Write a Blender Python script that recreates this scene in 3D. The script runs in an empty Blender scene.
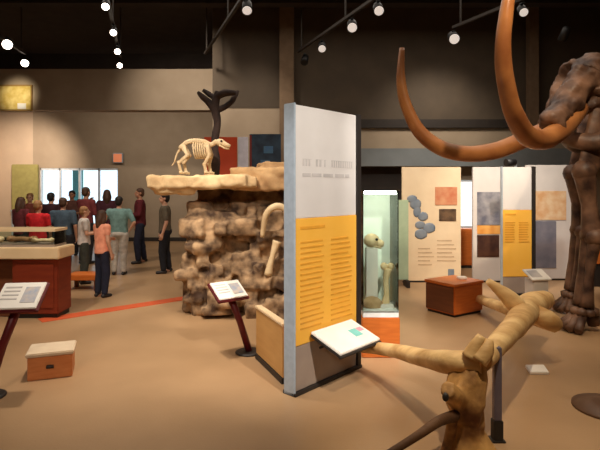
import bpy, bmesh, math, random
from mathutils import Vector, Matrix, noise
random.seed(7)
S = bpy.context.scene
C = S.collection
PI = math.pi
CAMZ = 1.7; F = 500.0; HZ = 188.0

def W(px, py, Y):
    return Vector(((px-300)/F*Y, Y, CAMZ-(py-HZ)/F*Y))
def GX(px, Y): return (px-300)/F*Y
def ZZ(py, Y): return CAMZ-(py-HZ)/F*Y
def GY(py): return CAMZ*F/(py-HZ)

# ------------------------------------------------------------------ materials
def lin(c):
    out = []
    for v in c[:3]:
        v = v/255.0
        out.append(v/12.92 if v <= .04045 else ((v+.055)/1.055)**2.4)
    return (out[0], out[1], out[2], 1)
MATS = {}
def mat(name, c, c2=None, scale=8.0, rough=.6, metal=0.0, bump=0.0, bscale=None, detail=4.0, stretch=None, spec=.4, coat=0):
    if name in MATS: return MATS[name]
    m = bpy.data.materials.new(name); m.use_nodes = True
    nt = m.node_tree; b = nt.nodes['Principled BSDF']
    b.inputs['Roughness'].default_value = rough
    b.inputs['Metallic'].default_value = metal
    b.inputs['Specular IOR Level'].default_value = spec
    if coat: b.inputs['Coat Weight'].default_value = coat
    tc = nt.nodes.new('ShaderNodeTexCoord')
    mp = nt.nodes.new('ShaderNodeMapping')
    if stretch: mp.inputs['Scale'].default_value = stretch
    nt.links.new(tc.outputs['Object'], mp.inputs['Vector'])
    n = nt.nodes.new('ShaderNodeTexNoise'); n.inputs['Scale'].default_value = scale; n.inputs['Detail'].default_value = detail
    nt.links.new(mp.outputs['Vector'], n.inputs['Vector'])
    r = nt.nodes.new('ShaderNodeValToRGB')
    r.color_ramp.elements[0].position = .35; r.color_ramp.elements[1].position = .65
    if c2 is None: c2 = tuple(min(255, v*1.07+2) for v in c)
    r.color_ramp.elements[0].color = lin(c); r.color_ramp.elements[1].color = lin(c2)
    nt.links.new(n.outputs['Fac'], r.inputs['Fac'])
    nt.links.new(r.outputs['Color'], b.inputs['Base Color'])
    if bump:
        n2 = nt.nodes.new('ShaderNodeTexNoise'); n2.inputs['Scale'].default_value = bscale or scale*3; n2.inputs['Detail'].default_value = 6
        nt.links.new(mp.outputs['Vector'], n2.inputs['Vector'])
        bp = nt.nodes.new('ShaderNodeBump'); bp.inputs['Strength'].default_value = bump; bp.inputs['Distance'].default_value = .02
        nt.links.new(n2.outputs['Fac'], bp.inputs['Height']); nt.links.new(bp.outputs['Normal'], b.inputs['Normal'])
    MATS[name] = m
    return m
def emit(name, c, strength):
    if name in MATS: return MATS[name]
    m = bpy.data.materials.new(name); m.use_nodes = True
    b = m.node_tree.nodes['Principled BSDF']
    b.inputs['Base Color'].default_value = lin(c)
    b.inputs['Emission Color'].default_value = lin(c); b.inputs['Emission Strength'].default_value = strength
    MATS[name] = m; return m
def glass(name, tint=(248,254,250), fac=.12):
    if name in MATS: return MATS[name]
    m = bpy.data.materials.new(name); m.use_nodes = True
    nt = m.node_tree; nt.nodes.remove(nt.nodes['Principled BSDF'])
    out = nt.nodes['Material Output']
    t = nt.nodes.new('ShaderNodeBsdfTransparent'); t.inputs['Color'].default_value = lin(tint)
    g = nt.nodes.new('ShaderNodeBsdfGlossy'); g.inputs['Roughness'].default_value = .04
    fr = nt.nodes.new('ShaderNodeFresnel'); fr.inputs['IOR'].default_value = 1.45
    mx = nt.nodes.new('ShaderNodeMixShader')
    nt.links.new(fr.outputs['Fac'], mx.inputs['Fac']); nt.links.new(t.outputs['BSDF'], mx.inputs[1]); nt.links.new(g.outputs['BSDF'], mx.inputs[2])
    nt.links.new(mx.outputs['Shader'], out.inputs['Surface'])
    MATS[name] = m; return m

# ------------------------------------------------------------------ mesh helpers
class MB:
    def __init__(s): s.bm = bmesh.new()
    def box(s, x0, x1, y0, y1, z0, z1, bev=0.0):
        return s.obox(Vector(((x0+x1)/2, (y0+y1)/2, (z0+z1)/2)), (abs(x1-x0), abs(y1-y0), abs(z1-z0)), None, bev)
    def obox(s, c, size, rot=None, bev=0.0):
        b = bmesh.new(); bmesh.ops.create_cube(b, size=1)
        bmesh.ops.scale(b, vec=size, verts=b.verts)
        if bev: bmesh.ops.bevel(b, geom=b.edges[:], offset=min(bev, min(size)*.45), segments=2, affect='EDGES')
        if rot is not None: bmesh.ops.rotate(b, matrix=rot, verts=b.verts)
        bmesh.ops.translate(b, vec=c, verts=b.verts)
        s._merge(b); return s
    def _merge(s, b):
        me = bpy.data.meshes.new('t'); b.to_mesh(me); b.free(); s.bm.from_mesh(me); bpy.data.meshes.remove(me)
    def tube(s, pts, rad, seg=10, cap=True, ell=1.0, smooth=True, interp=0, up=None, wob=0, seed=0):
        pts = [Vector(p) for p in pts]
        if not hasattr(rad, '__len__'): rad = [rad]*len(pts)
        if interp: pts, rad = spline(pts, list(rad), interp)
        n = len(pts); rings = []
        prev = None
        for i in range(n):
            t = (pts[min(i+1, n-1)]-pts[max(i-1, 0)]).normalized()
            if prev is None:
                u = Vector(up) if up else (Vector((0,0,1)) if abs(t.z) < .9 else Vector((1,0,0)))
            else: u = prev
            u = (u-t*u.dot(t))
            if u.length < 1e-5: u = t.orthogonal()
            u.normalize(); v = t.cross(u); prev = u
            ring = []
            for k in range(seg):
                a = 2*PI*k/seg
                r = rad[i]
                if wob: r *= 1+wob*noise.noise(Vector((pts[i].x*4+math.cos(a)*1.3+seed, pts[i].y*4+math.sin(a)*1.3, pts[i].z*4)))
                ring.append(s.bm.verts.new(pts[i]+u*math.cos(a)*r+v*math.sin(a)*r*ell))
            rings.append(ring)
        for i in range(n-1):
            for k in range(seg):
                f = s.bm.faces.new((rings[i][k], rings[i][(k+1) % seg], rings[i+1][(k+1) % seg], rings[i+1][k])); f.smooth = smooth
        if cap:
            f = s.bm.faces.new(list(reversed(rings[0]))); f = s.bm.faces.new(rings[-1])
        return s
    def ball(s, c, r, sub=2, rot=None):
        b = bmesh.new(); bmesh.ops.create_icosphere(b, subdivisions=sub, radius=1)
        for f in b.faces: f.smooth = True
        sc = (r, r, r) if not hasattr(r, '__len__') else r
        bmesh.ops.scale(b, vec=sc, verts=b.verts)
        if rot is not None: bmesh.ops.rotate(b, matrix=rot, verts=b.verts)
        bmesh.ops.translate(b, vec=c, verts=b.verts)
        s._merge(b); return s
    def limb(s, a, b, r0, r1, seg=12):      # round-ended cone
        a, b = Vector(a), Vector(b)
        s.tube([a, b], [r0, r1], seg); s.ball(a, r0, 2); s.ball(b, r1, 2); return s
    def build(s, name, m, parent=None, remesh=None, loc=None, smooth_it=0):
        bmesh.ops.recalc_face_normals(s.bm, faces=s.bm.faces)
        me = bpy.data.meshes.new(name); s.bm.to_mesh(me); s.bm.free()
        if remesh: me = voxel(me, remesh, smooth_it); me.name = name
        if m:
            me.materials.clear(); me.materials.append(m)
        o = bpy.data.objects.new(name, me); C.objects.link(o)
        if parent: o.parent = parent
        if loc: o.location = loc
        return o

def spline(p, r, k):
    out, ro = [], []
    n = len(p)
    for i in range(n-1):
        p0, p1, p2, p3 = p[max(i-1,0)], p[i], p[i+1], p[min(i+2,n-1)]
        for j in range(k):
            t = j/k
            out.append(.5*((2*p1)+(p2-p0)*t+(2*p0-5*p1+4*p2-p3)*t*t+(3*p1-p0-3*p2+p3)*t**3))
            ro.append(r[i]*(1-t)+r[i+1]*t)
    out.append(p[-1]); ro.append(r[-1])
    return out, ro
def voxel(me, size, it=0):
    o = bpy.data.objects.new('tmp', me); C.objects.link(o)
    md = o.modifiers.new('r', 'REMESH'); md.mode = 'VOXEL'; md.voxel_size = size; md.use_smooth_shade = True
    if it:
        sm = o.modifiers.new('s', 'SMOOTH'); sm.factor = .5; sm.iterations = it
    dg = bpy.context.evaluated_depsgraph_get()
    new = bpy.data.meshes.new_from_object(o.evaluated_get(dg))
    bpy.data.objects.remove(o); bpy.data.meshes.remove(me)
    return new
def tag(o, label, cat, group=None):
    o['label'] = label; o['category'] = cat
    if group: o['group'] = group
    return o
def thing(name, label, cat, loc=(0,0,0), rz=0, group=None):
    o = bpy.data.objects.new(name, None); C.objects.link(o)
    o.location = loc; o.rotation_euler = (0,0,rz); o.empty_display_size = .1
    return tag(o, label, cat, group)
def struct(o): o['kind'] = 'structure'; return o
def sbox(name, m, x0, x1, y0, y1, z0, z1):
    return struct(MB().box(x0, x1, y0, y1, z0, z1).build(name, m))
def dup(root, loc, rz, label, group=None):
    r = root.copy(); C.objects.link(r); r.location = loc; r.rotation_euler = (0,0,rz); r['label'] = label
    if group: r['group'] = group
    for ch in list(root.children):
        c = ch.copy(); C.objects.link(c); c.parent = r
        for g in list(ch.children):
            d = g.copy(); C.objects.link(d); d.parent = c
    return r
def Rz(a): return Matrix.Rotation(a, 3, 'Z')
def Rx(a): return Matrix.Rotation(a, 3, 'X')
def Ry(a): return Matrix.Rotation(a, 3, 'Y')

# ------------------------------------------------------------------ palette
M_floor = mat('floor_tan', (164,130,94), (180,144,106), scale=.9, rough=.38, bump=.06, bscale=60, spec=.35)
M_dark  = mat('wall_dark_brown', (80,68,55), (88,75,60), scale=2, rough=.8)
M_tan   = mat('wall_tan', (164,144,120), (172,152,128), scale=2, rough=.8)
M_beige = mat('wall_beige', (196,172,146), (204,180,152), scale=2, rough=.8)
M_ceil  = mat('ceiling_black', (46,37,31), (54,44,37), scale=3, rough=.9)
M_trim  = mat('trim_dark', (44,36,30), rough=.7)
M_greyband = mat('fascia_grey', (120,124,124), (128,132,132), scale=3, rough=.7)
M_white = mat('panel_white', (214,206,198), (222,214,206), scale=3, rough=.5)
M_yellow= mat('panel_yellow', (244,180,66), (248,186,76), scale=3, rough=.5)
M_alu   = mat('aluminium_grey', (164,172,178), (174,182,188), scale=20, rough=.45)
M_basegrey = mat('base_grey', (150,132,118), (158,140,124), scale=5, rough=.6)
M_darkmetal = mat('dark_metal', (40,34,30), rough=.5)
M_text  = mat('print_grey', (186,178,172), rough=.6)
M_texty = mat('print_ochre', (216,150,46), rough=.6)
M_black = mat('fixture_black', (22,20,20), rough=.5)
M_redbrown = mat('cabinet_redbrown', (118,42,22), (132,52,26), scale=3, stretch=(1,1,6), rough=.45)
M_cream = mat('cream_top', (226,196,152), (234,206,164), scale=4, rough=.5)
M_wood  = mat('box_wood', (206,124,70), (218,140,84), scale=5, stretch=(1,1,7), rough=.5)
M_orwood= mat('bench_wood', (200,104,42), (214,118,50), scale=4, stretch=(1,1,8), rough=.4)
M_orwood_d = mat('bench_wood_dark', (104,58,34), (116,66,38), scale=4, stretch=(1,1,8), rough=.45)
M_label = mat('label_white', (236,228,216), (242,236,226), scale=4, rough=.5)
M_maroon= mat('maroon_metal', (92,20,24), (104,24,28), scale=6, rough=.45)
M_log   = mat('driftwood', (190,142,84), (236,198,138), scale=3, stretch=(.7,2,2), rough=.55, bump=.3, bscale=14)
M_logd  = mat('driftwood_dark', (84,54,32), (104,70,42), scale=4, rough=.7, bump=.5, bscale=14)
M_bone  = mat('bone_pale', (214,184,140), (228,202,160), scale=9, rough=.6, bump=.2)
M_mbone = mat('mammoth_bone', (52,32,24), (128,94,72), scale=4, rough=.5, bump=.3, bscale=16)
M_tusk  = mat('tusk', (140,84,46), (176,116,66), scale=3, rough=.35, bump=.1, bscale=10)
M_rock  = mat('rock', (72,52,38), (184,150,112), scale=5.5, detail=8, rough=.85, bump=.9, bscale=9)
M_ledge = mat('rock_ledge', (196,162,118), (234,204,156), scale=5, detail=8, rough=.85, bump=.7, bscale=9)
M_snag  = mat('snag_bark', (46,34,30), (64,48,42), scale=8, rough=.9, bump=.5)
M_orange= mat('panel_orange', (196,66,26), (204,74,30), scale=3, rough=.5)
M_navy  = mat('panel_navy', (34,46,62), (54,74,92), scale=5, rough=.5)
M_glass = glass('case_glass')
M_pane  = glass('window_glass', (240,246,248))
M_lens  = emit('lamp_lens', (255,236,214), 14)
M_lensdim = emit('lamp_lens_dim', (235,225,215), .6)

# ------------------------------------------------------------------ setting
YB = 12.0          # back wall on the right, far wall on the left stands at 16
sbox('floor', M_floor, -10, 9, -3, 16.2, -.1, 0)
sbox('ceiling', M_ceil, -10, 9, -3, 16.2, 6.0, 6.1)
sbox('wall_left', M_beige, -9.9, -9.7, -3, 16, 0, 6.0)
sbox('wall_right', M_dark, 8.5, 8.7, -3, 16, 0, 6.0)
sbox('wall_behind', M_dark, -9.7, 8.5, -2.9, -2.7, 0, 6.0)
# far wall with window opening
wx0, wx1, wz0, wz1 = GX(40,16), GX(118,16), .5, ZZ(168,16)
b = MB()
b.box(GX(33,16), wx0, 16, 16.2, 0, 4.5); b.box(wx1, -1.9, 16, 16.2, 0, 4.5)
b.box(wx0, wx1, 16, 16.2, 0, wz0); b.box(wx0, wx1, 16, 16.2, wz1, 4.5)
struct(b.build('wall_far', M_tan))
sbox('wall_far_left', M_beige, -9.7, GX(33,16), 16, 16.2, 0, 4.5)
sbox('wall_far_upper', M_ceil, -9.7, -1.9, 16, 16.2, 4.5, 6.0)
w = bpy.data.objects.new('window_1', None); C.objects.link(w); struct(w)
b = MB(); n = 4
for i in range(n+1):
    x = wx0+(wx1-wx0)*i/n; b.box(x-.025, x+.025, 16.02, 16.12, wz0, wz1)
b.box(wx0, wx1, 16.02, 16.12, wz0, wz0+.07); b.box(wx0, wx1, 16.02, 16.12, wz1-.07, wz1)
b.build('window_frame', mat('window_frame_grey', (206,210,212), rough=.5), w)
for i in range(n):
    x = wx0+(wx1-wx0)*i/n; MB().box(x+.04, x+(wx1-wx0)/n-.04, 16.06, 16.07, wz0+.07, wz1-.07).build('window_pane', M_pane, w)
# outside: pale paving and a teal column
struct(MB().box(-14, 0, 16.25, 26, -.2, -.1).build('paving_outside', mat('paving_pale', (215,210,200), rough=.9)))
b = MB(); b.box(GX(75,18)-.04, GX(81,18)+.04, 17.9, 18.1, -.1, 3.2); b.box(GX(75,18)-.1, GX(81,18)+.1, 17.85, 18.15, -.1, .1)
tag(b.build('banner_column', mat('teal', (60,120,124), rough=.6)), 'narrow teal column standing outside the bright far window', 'column')
# bulkhead over the far hall
bl = sbox('wall_bulkhead', M_tan, -9.7, GX(215,13), 13.0, 13.4, ZZ(110,13), ZZ(69,13))
# partition between the halls, and back wall of right hall
sbox('wall_middle', M_dark, -2.1, -1.9, YB+.2, 16, 0, 6.0)
zl = ZZ(108, YB); zr = ZZ(128, YB)
sbox('wall_back_upper', M_dark, -2.1, 8.5, YB, YB+.2, zl, 6.0)
sbox('wall_back_mid', M_dark, GX(292,YB), 8.5, YB, YB+.2, zr, zl)
b = MB(); b.box(-2.1, GX(292,YB), YB+.02, YB+.2, 0, zl); b.box(GX(292,YB), 8.5, YB+.02, YB+.2, 0, zr)
struct(b.build('wall_back', M_tan))
sbox('trim_1', M_trim, GX(292,YB), 8.5, YB-.08, YB, zr, zr+.2)
sbox('trim_2', M_greyband, GX(352,YB), 8.5, YB-.5, YB-.02, ZZ(167,YB), ZZ(150,YB))
sbox('trim_3', M_trim, GX(356,YB), GX(403,YB), YB-.06, YB-.002, 0, ZZ(167,YB))
M_pil = mat('pilaster_brown', (116,94,72), rough=.8)
sbox('trim_4', M_pil, GX(280,YB), GX(294,YB), YB-.3, YB, 0, 6.0)
sbox('trim_5', M_pil, GX(524,YB), GX(533,YB), YB-.3, YB-.1, zr, 6.0)
for i, y in enumerate((4.6, 7.6, 10.4)):
    sbox('trim_%d' % (6+i), M_ceil, -9.7, 8.5, y, y+.25, 5.55, 6.0)
# orange floor band
p0, p1 = Vector((GX(40,6.4),6.4,0)), Vector((GX(186,7.72),7.72,0))
d = (p1-p0).normalized(); nn = Vector((-d.y, d.x, 0))
b = MB(); b.obox((p0+p1)/2+Vector((0,0,.004)), ((p1-p0).length, .22, .008), Rz(math.atan2(d.y, d.x)))
struct(b.build('floor_band', mat('band_orange', (198,84,44), (206,92,50), rough=.6)))
# baseboards
sbox('baseboard_far', M_trim, -9.7, -2.1, 15.95, 16, 0, .12)

# exit-like small lit sign high on the far wall and a yellow framed picture
t = thing('wall_sign', 'small glowing pinkish sign on the far wall above the window', 'sign', W(118,158,15.9))
MB().box(-.16,.16,-.03,.05,-.16,.16,.01).build('sign_box', M_alu, t)
MB().box(-.13,.13,-.045,-.03,-.13,.13).build('sign_face', emit('sign_glow', (236,140,96), .35), t)
t = thing('framed_picture', 'yellow framed picture hanging high on the bulkhead at far left', 'picture', W(15,98,12.97))
hw, hh = .42, .3
MB().box(.08,.3,-.03,-.021,-hh+.01,-hh+.16).build('caption_card', M_label, t)
MB().box(-hw,hw,-.02,.02,-hh,hh).build('picture_canvas', mat('picture_yellow', (206,172,82), (232,206,130), scale=6, rough=.6), t)
b = MB()
for (x0,x1,z0,z1) in ((-hw-.03,hw+.03,hh,hh+.04),(-hw-.03,hw+.03,-hh-.04,-hh),(-hw-.03,-hw,-hh,hh),(hw,hw+.03,-hh,hh)): b.box(x0,x1,-.035,.025,z0,z1)
b.build('picture_frame', mat('frame_gold', (150,116,60), rough=.4), t)
t = thing('notice_board', 'olive green board on the far wall left of the window', 'board', (GX(25,15.9), 15.9, 0))
MB().box(-.42,.42,-.03,.05,1.0,2.45,.02).build('board_face', mat('olive', (150,140,82), (162,152,90), rough=.7), t)
MB().box(-.46,.46,-.02,.08,.95,1.0).build('board_ledge', M_alu, t)
for x in (-.4,.4): MB().box(x-.03,x+.03,0,.05,0,.95).build('leg', M_alu, t)

# ------------------------------------------------------------------ track lighting
ZT = 4.6
def trackpt(px, py): Y = (ZT-CAMZ)*F/(HZ-py); return Vector((GX(px,Y), Y, ZT))
def track(a, bb, label):
    a, bb = trackpt(*a), trackpt(*bb)
    d = (bb-a); a = a-d.normalized()*1.2
    L = (bb-a).length; mid = (a+bb)/2; ang = math.atan2(d.y, d.x)
    t = thing('light_track', label, 'light track', mid, ang, 'lighting tracks under the ceiling')
    MB().box(-L/2, L/2, -.025, .025, .12, .17).build('rail', M_trim, t)
    for x in (-L/2+.2, 0, L/2-.2): MB().box(x-.012, x+.012, -.012, .012, .17, 6.0-ZT).build('hanger', M_trim, t)
track((245,3),(205,60),'dark light track running back over the rock outcrop')
track((378,5),(298,58),'dark light track behind and above the tall white and yellow panel')
track((522,8),(453,35),'dark light track above the mammoth tusks')
track((106,2),(121,66),'dark light track over the visitors, with bright lamps in a line')
track((-30,25),(25,60),'dark light track at the far left above the framed picture')
def head(px, py, aim, label, lens, s=1.0):
    p = trackpt(px, py)
    t = thing('track_spotlight', label, 'spotlight', p, 0, 'spotlights on the tracks')
    d = (Vector(aim)-p).normalized()
    R = d.to_track_quat('Z', 'Y').to_matrix()
    b = MB(); b.tube([d*-.12*s, d*-.08*s, d*.14*s], [.05*s,.075*s,.085*s], 16); b.build('lamp_can', M_black, t)
    b = MB(); b.box(-.01,.01,-.01,.01,0,.115); b.box(-.025,.025,-.045,.045,.095,.118); b.build('bracket', M_black, t)
    b = MB(); b.tube([d*.141*s, d*.15*s], [.075*s,.07*s], 16); b.build('lens', lens, t)
    return t
cam0 = Vector((0,2,1.0))
for (px,py,aim,lab,lens,s) in (
    (247,6,(-.5,5,1.2),'spotlight hanging alone over the rock outcrop',M_lensdim,1.0),
    (378,8,(1.2,4,1.5),'spotlight nearest the camera on the track behind the tall panel',M_lensdim,1.0),
    (352,25,(.6,4,1.2),'second spotlight along the track behind the tall panel',M_lensdim,1.1),
    (322,46,(.3,6,1.2),'third spotlight along the track behind the tall panel',M_lensdim,1.0),
    (305,59,(-.6,8,1.2),'farthest spotlight on the track beside the brown pilaster',M_black,1.0),
    (453,37,(2.2,4,1.5),'pale spotlight between the two upright tusks',M_lensdim,1.25),
    (522,10,(3,4,1.5),'small spotlight just right of the nearest tusk tip',M_lensdim,.9),
    (565,33,(4,11,1),'dark spotlight above the mammoth skull',M_black,1.0),
    (106,4,(-2,4,1),'bright spotlight at the top edge over the visitors',M_lens,.75),
    (114,31,(-2.2,4,1),'bright spotlight second in the line over the visitors',M_lens,.75),
    (118,50,(-2.4,5,1),'bright spotlight third in the line over the visitors',M_lens,.8),
    (120,64,(-2.5,6,1),'bright spotlight farthest in the line over the visitors',M_lens,.8),
    (8,43,(-2.5,3,1),'brightest spotlight at the upper left edge',M_lens,1.2),
    (25,62,(-2.5,4,1),'bright spotlight just above the framed picture',M_lens,1.05)):
    head(px,py,aim,lab,lens,s)

# ------------------------------------------------------------------ tall info panel
d3 = Vector((.675,.738,0)).normalized(); 
def text_lines(b, rows, y):                      # flat printed strokes on a board face (local x,z)
    for (x0,x1,z,h) in rows: b.box(x0,x1,y-.003,y,z-h/2,z+h/2)
def info_panel(name, label, loc, rz, L, H, T, zy0, zy1, big):
    # local: x along the panel, face towards -y, origin at front-left foot
    t = thing(name, label, 'information panel', loc, rz)
    MB().box(0, L, .02, T-.02, zy1, H, .004).build('upper_board', M_white, t)
    MB().box(0, L, .015, T-.015, zy0, zy1, .004).build('yellow_board', M_yellow, t)
    MB().box(0, L, .02, T-.02, .03, zy0, .004).build('base_board', M_basegrey, t)
    MB().box(-.02, 0, 0, T, 0, H+.01, .006).build('edge_post', M_alu, t)
    MB().box(L, L+.06, .0, T, 0, H+.01, .006).build('edge_post', M_darkmetal, t)
    MB().box(-.02, L+.06, -.01, T+.01, 0, .03, .004).build('foot_plate', M_darkmetal, t)
    if big:
        z = ZZ(163,4.3)
        for (a,c) in ((.10,.21),(.27,.36),(.38,.41),(.48,.80)):
            b = MB(); n = max(1, int((c-a)/.032))
            b.box(a, c, .0185, .02, z+.026, z+.03)
            for i in range(n): b.box(a+(c-a)*i/n, a+(c-a)*(i+.55)/n, .017, .02, z-.03, z+.03)
            b.build('heading_word', M_text, t)
        for (a,c) in ((.10,.2),(.22,.34),(.37,.50),(.53,.66),(.68,.74)): MB().box(a,c,.017,.02,z-.12,z-.09).build('subtitle_word', M_text, t)
    b2 = MB()
    x1 = L*.47
    z = zy1-.08*H/2.4
    b2.box(L*.08, L*.45, .011, .015, z-.012, z+.012)
    b2.build('caption_line', M_texty, t)
    for col in ((L*.08,L*.44),(L*.55,L*.92)):
        b2 = MB()
        for i in range(17 if big else 9):
            z = zy1-.2-i*.045*(H/2.4)
            if z > zy0+.12: b2.box(col[0], col[1]-(random.random()*.08*L), .011, .015, z-.007, z+.007)
        b2.build('body_text', M_texty, t)
    return t
ang = math.atan2(d3.y, d3.x)
pan = info_panel('information_panel', 'tall freestanding panel, white above and yellow below, standing in the middle of the floor', (-.031,4.069,0), ang, .85, 2.385, .125, .40, 1.447, True)
# reading board clamped to its front
b = MB(); tl = math.atan2(.11,.30)
b.obox(Vector((.46,-.16,.425)), (.56,.34,.025), Rx(tl), .006)
rb = b.build('reading_board', M_label, pan); rb['label'] = 'white slanted reading board'
b = MB(); b.obox(Vector((.46,-.165,.402)), (.58,.35,.02), Rx(tl), .004); b.build('tray', M_darkmetal, rb)
b = MB()
for i in range(5): b.obox(Vector((.28+.0*i,-.08-.035*i,.4635-.0128*i)), (.16,.008,.004), Rx(tl))
b.build('printed_lines', M_text, rb)
b = MB(); b.obox(Vector((.58,-.17,.4345)), (.1,.1,.005), Rx(tl)); b.build('printed_map', mat('print_teal',(120,190,180),rough=.5), rb)
b = MB(); b.obox(Vector((.67,-.15,.442)), (.07,.05,.005), Rx(tl)); b.build('printed_photo', mat('print_pink',(206,140,150),rough=.5), rb)
b = MB()
for x in (.3,.62): b.tube([(x,.0,.33),(x,-.13,.40)], .012, 8)
b.build('bracket', M_darkmetal, rb)

# low tan barrier behind it
p0, p1 = Vector((-.15,4.33,0)), Vector((-.44,5.0,0)); d = p1-p0
t = thing('low_barrier', 'low tan wooden barrier with dark base strip behind the tall panel', 'barrier', p0, math.atan2(d.y,d.x))
L = d.length
MB().box(0,L,-.05,.0,.05,.5,.006).build('board', mat('barrier_tan',(196,146,84),(206,156,92),scale=3,stretch=(1,1,5),rough=.5), t)
MB().box(0,L,-.045,.01,0,.05).build('base_strip', M_darkmetal, t)  # dark strip along the foot of the barrier
MB().box(-.01,L+.01,-.06,.01,.5,.525,.005).build('cap_rail', M_cream, t)

# ------------------------------------------------------------------ slanted label stands
def label_stand(loc, rz, top, lean, bw, bd, label):
    # lean = offset of board centre from the foot in local x,y; board faces -y and up
    t = thing('label_stand', label, 'label stand', loc, rz)
    cx, cy = lean; tl = math.radians(32)
    b = MB(); b.obox(Vector((cx,cy,top)), (bw,bd,.018), Rx(tl), .005); brd = b.build('label_board', M_label, t)
    R = Rx(tl)
    b = MB()
    for i in range(4): b.obox(Vector((cx-bw*.22,cy,top))+R@Vector((0,bd*.3-i*bd*.15,.0105)), (bw*.38,bd*.05,.003), R)
    b.build('printed_lines', M_text, brd)
    b = MB(); b.obox(Vector((cx+bw*.24,cy,top))+R@Vector((0,0,.0105)), (bw*.34,bd*.6,.003), R); b.build('printed_photo', mat('print_bluegrey',(160,168,184),(206,190,176),scale=14,rough=.5), brd)
    b = MB(); b.obox(Vector((cx,cy,top))+R@Vector((0,0,-.022)), (bw+.03,bd+.03,.03), R, .006); b.build('tray', M_maroon, t)
    b = MB(); b.tube([(0,.02,.02),(cx*.45,cy*.4+.02,top*.5),(cx,cy+.01,top-.03)], [.036,.034,.04], 10); b.build('leg', M_maroon, t)
    b = MB(); b.tube([(0,.02,0),(0,.02,.012),(0,.02,.02)], [.14,.14,.12], 20); b.build('foot_plate', M_darkmetal, t)
    return t
label_stand((GX(250,5.15),5.15,0), math.radians(38), .66, (-.19,.10), .33,.25, 'small white label on a maroon leaning stand in front of the rock outcrop')
label_stand((GX(-14,4.05),4.05,0), math.radians(8), .82, (.26,.0), .33,.30, 'white label on a maroon leaning stand at the left edge before the red-brown cabinet')

# ------------------------------------------------------------------ small wooden box at left
t = thing('wooden_step_box', 'small orange wooden box with pale top and dark hand hole on the floor at left', 'box', (GX(50,4.45),4.45,0), math.radians(20))
b = MB(); b.box(-.18,.18,0,.30,0,.205,.006); b.build('box_body', M_wood, t)
MB().box(-.195,.195,-.015,.315,.205,.24,.008).build('box_top', mat('top_pale',(214,190,160),(222,200,170),rough=.5), t)
b = MB(); b.tube([(-.03,-.002,.11),(.03,-.002,.11)], .016, 12); b.build('hand_hole', M_darkmetal, t)

# ------------------------------------------------------------------ left display cabinet
t = thing('display_cabinet', 'red-brown display cabinet with wide cream counter top at left edge', 'cabinet', (0,0,0))
x1 = GX(58,6.5); x0 = GX(12,6.5)
MB().box(x0,x1,6.5,6.88,.06,.78,.01).build('cabinet_body', M_redbrown, t)
MB().box(x0+.02,x1-.02,6.53,6.86,0,.06).build('plinth', M_darkmetal, t)
MB().box(x0-.9,x1+.04,6.44,6.90,.78,.93,.012).build('counter_top', M_cream, t)
b = MB(); b.box(x0+.05,x1-.05,6.488,6.5,.14,.72,.004); b.build('front_panel', M_redbrown, t)
MB().box(x0-.85,x0-.02,6.6,6.88,0,.78,.01).build('side_cabinet', M_orwood_d, t)
# vitrine on the counter
v = thing('glass_vitrine', 'low glass vitrine with pale rim on the cream counter at left', 'display case', (0,0,.93))
vx0, vx1, vy0, vy1, vh = x0-.75, x1-.06, 6.53, 6.86, .2
MB().box(vx0,vx1,vy0,vy1,0,.03).build('tray', M_basegrey, v)
b = MB()
for (a0,a1,c0,c1) in ((vx0,vx1,vy0,vy0+.006),(vx0,vx1,vy1-.006,vy1),(vx0,vx0+.006,vy0+.007,vy1-.007),(vx1-.006,vx1,vy0+.007,vy1-.007)): b.box(a0,a1,c0,c1,.03,vh)
b.build('glass', M_glass, v)
b = MB()
for (a0,a1,c0,c1) in ((vx0-.01,vx1+.01,vy0-.01,vy0+.03),(vx0-.01,vx1+.01,vy1-.03,vy1+.01),(vx0-.01,vx0+.03,vy0+.03,vy1-.03),(vx1-.03,vx1+.01,vy0+.03,vy1-.03)): b.box(a0,a1,c0,c1,vh,vh+.035)
b.build('rim', M_cream, v)
def small_bone(loc, rz, L, r, m, label):
    b = MB(); b.tube([(-L/2,0,r*1.3),(-L*.3,0,r*1.2),(0,0,r*1.4),(L*.3,0,r*1.2),(L/2,0,r*1.3)],[r*1.1,r*.8,r*.7,r*.8,r*1.15],12,interp=3)
    for sx in (-1,1):
        for sy in (-1,1): b.ball((sx*L/2,sy*r*.7,r*1.3), r*1.0, 2)
    o = b.build('fossil_bone', m); o.location = loc; o.rotation_euler = (0,0,rz)
    return tag(o, label, 'bone', 'fossil bones in the vitrine')
for i,(x,y,a,L,r,lab) in enumerate(((x0-.5,6.73,.2,.4,.035,'leftmost fossil limb bone in the low glass vitrine'),(x0+.0,6.74,-.2,.34,.04,'middle fossil limb bone in the low glass vitrine'),(x0+.30,6.70,.2,.22,.03,'small fossil bone at the right end of the low glass vitrine'))):
    small_bone((x,y,.962),a,L,r,M_bone if i != 1 else mat('fossil_brown',(140,100,66),(166,124,84),scale=9,rough=.6),lab)

# low bench beyond
t = thing('low_bench', 'low orange-brown wooden bench beside the child in the salmon shirt', 'bench', (0,0,0))
bx0,bx1 = GX(66,8.3), GX(99,8.3)
MB().box(bx0,bx1,8.25,8.65,.17,.26,.01).build('seat', M_orwood, t)
for x in (bx0+.04,bx1-.04):
    for y in (8.29,8.61): MB().box(x-.03,x+.03,y-.03,y+.03,0,.17).build('leg', M_orwood_d, t)

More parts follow.
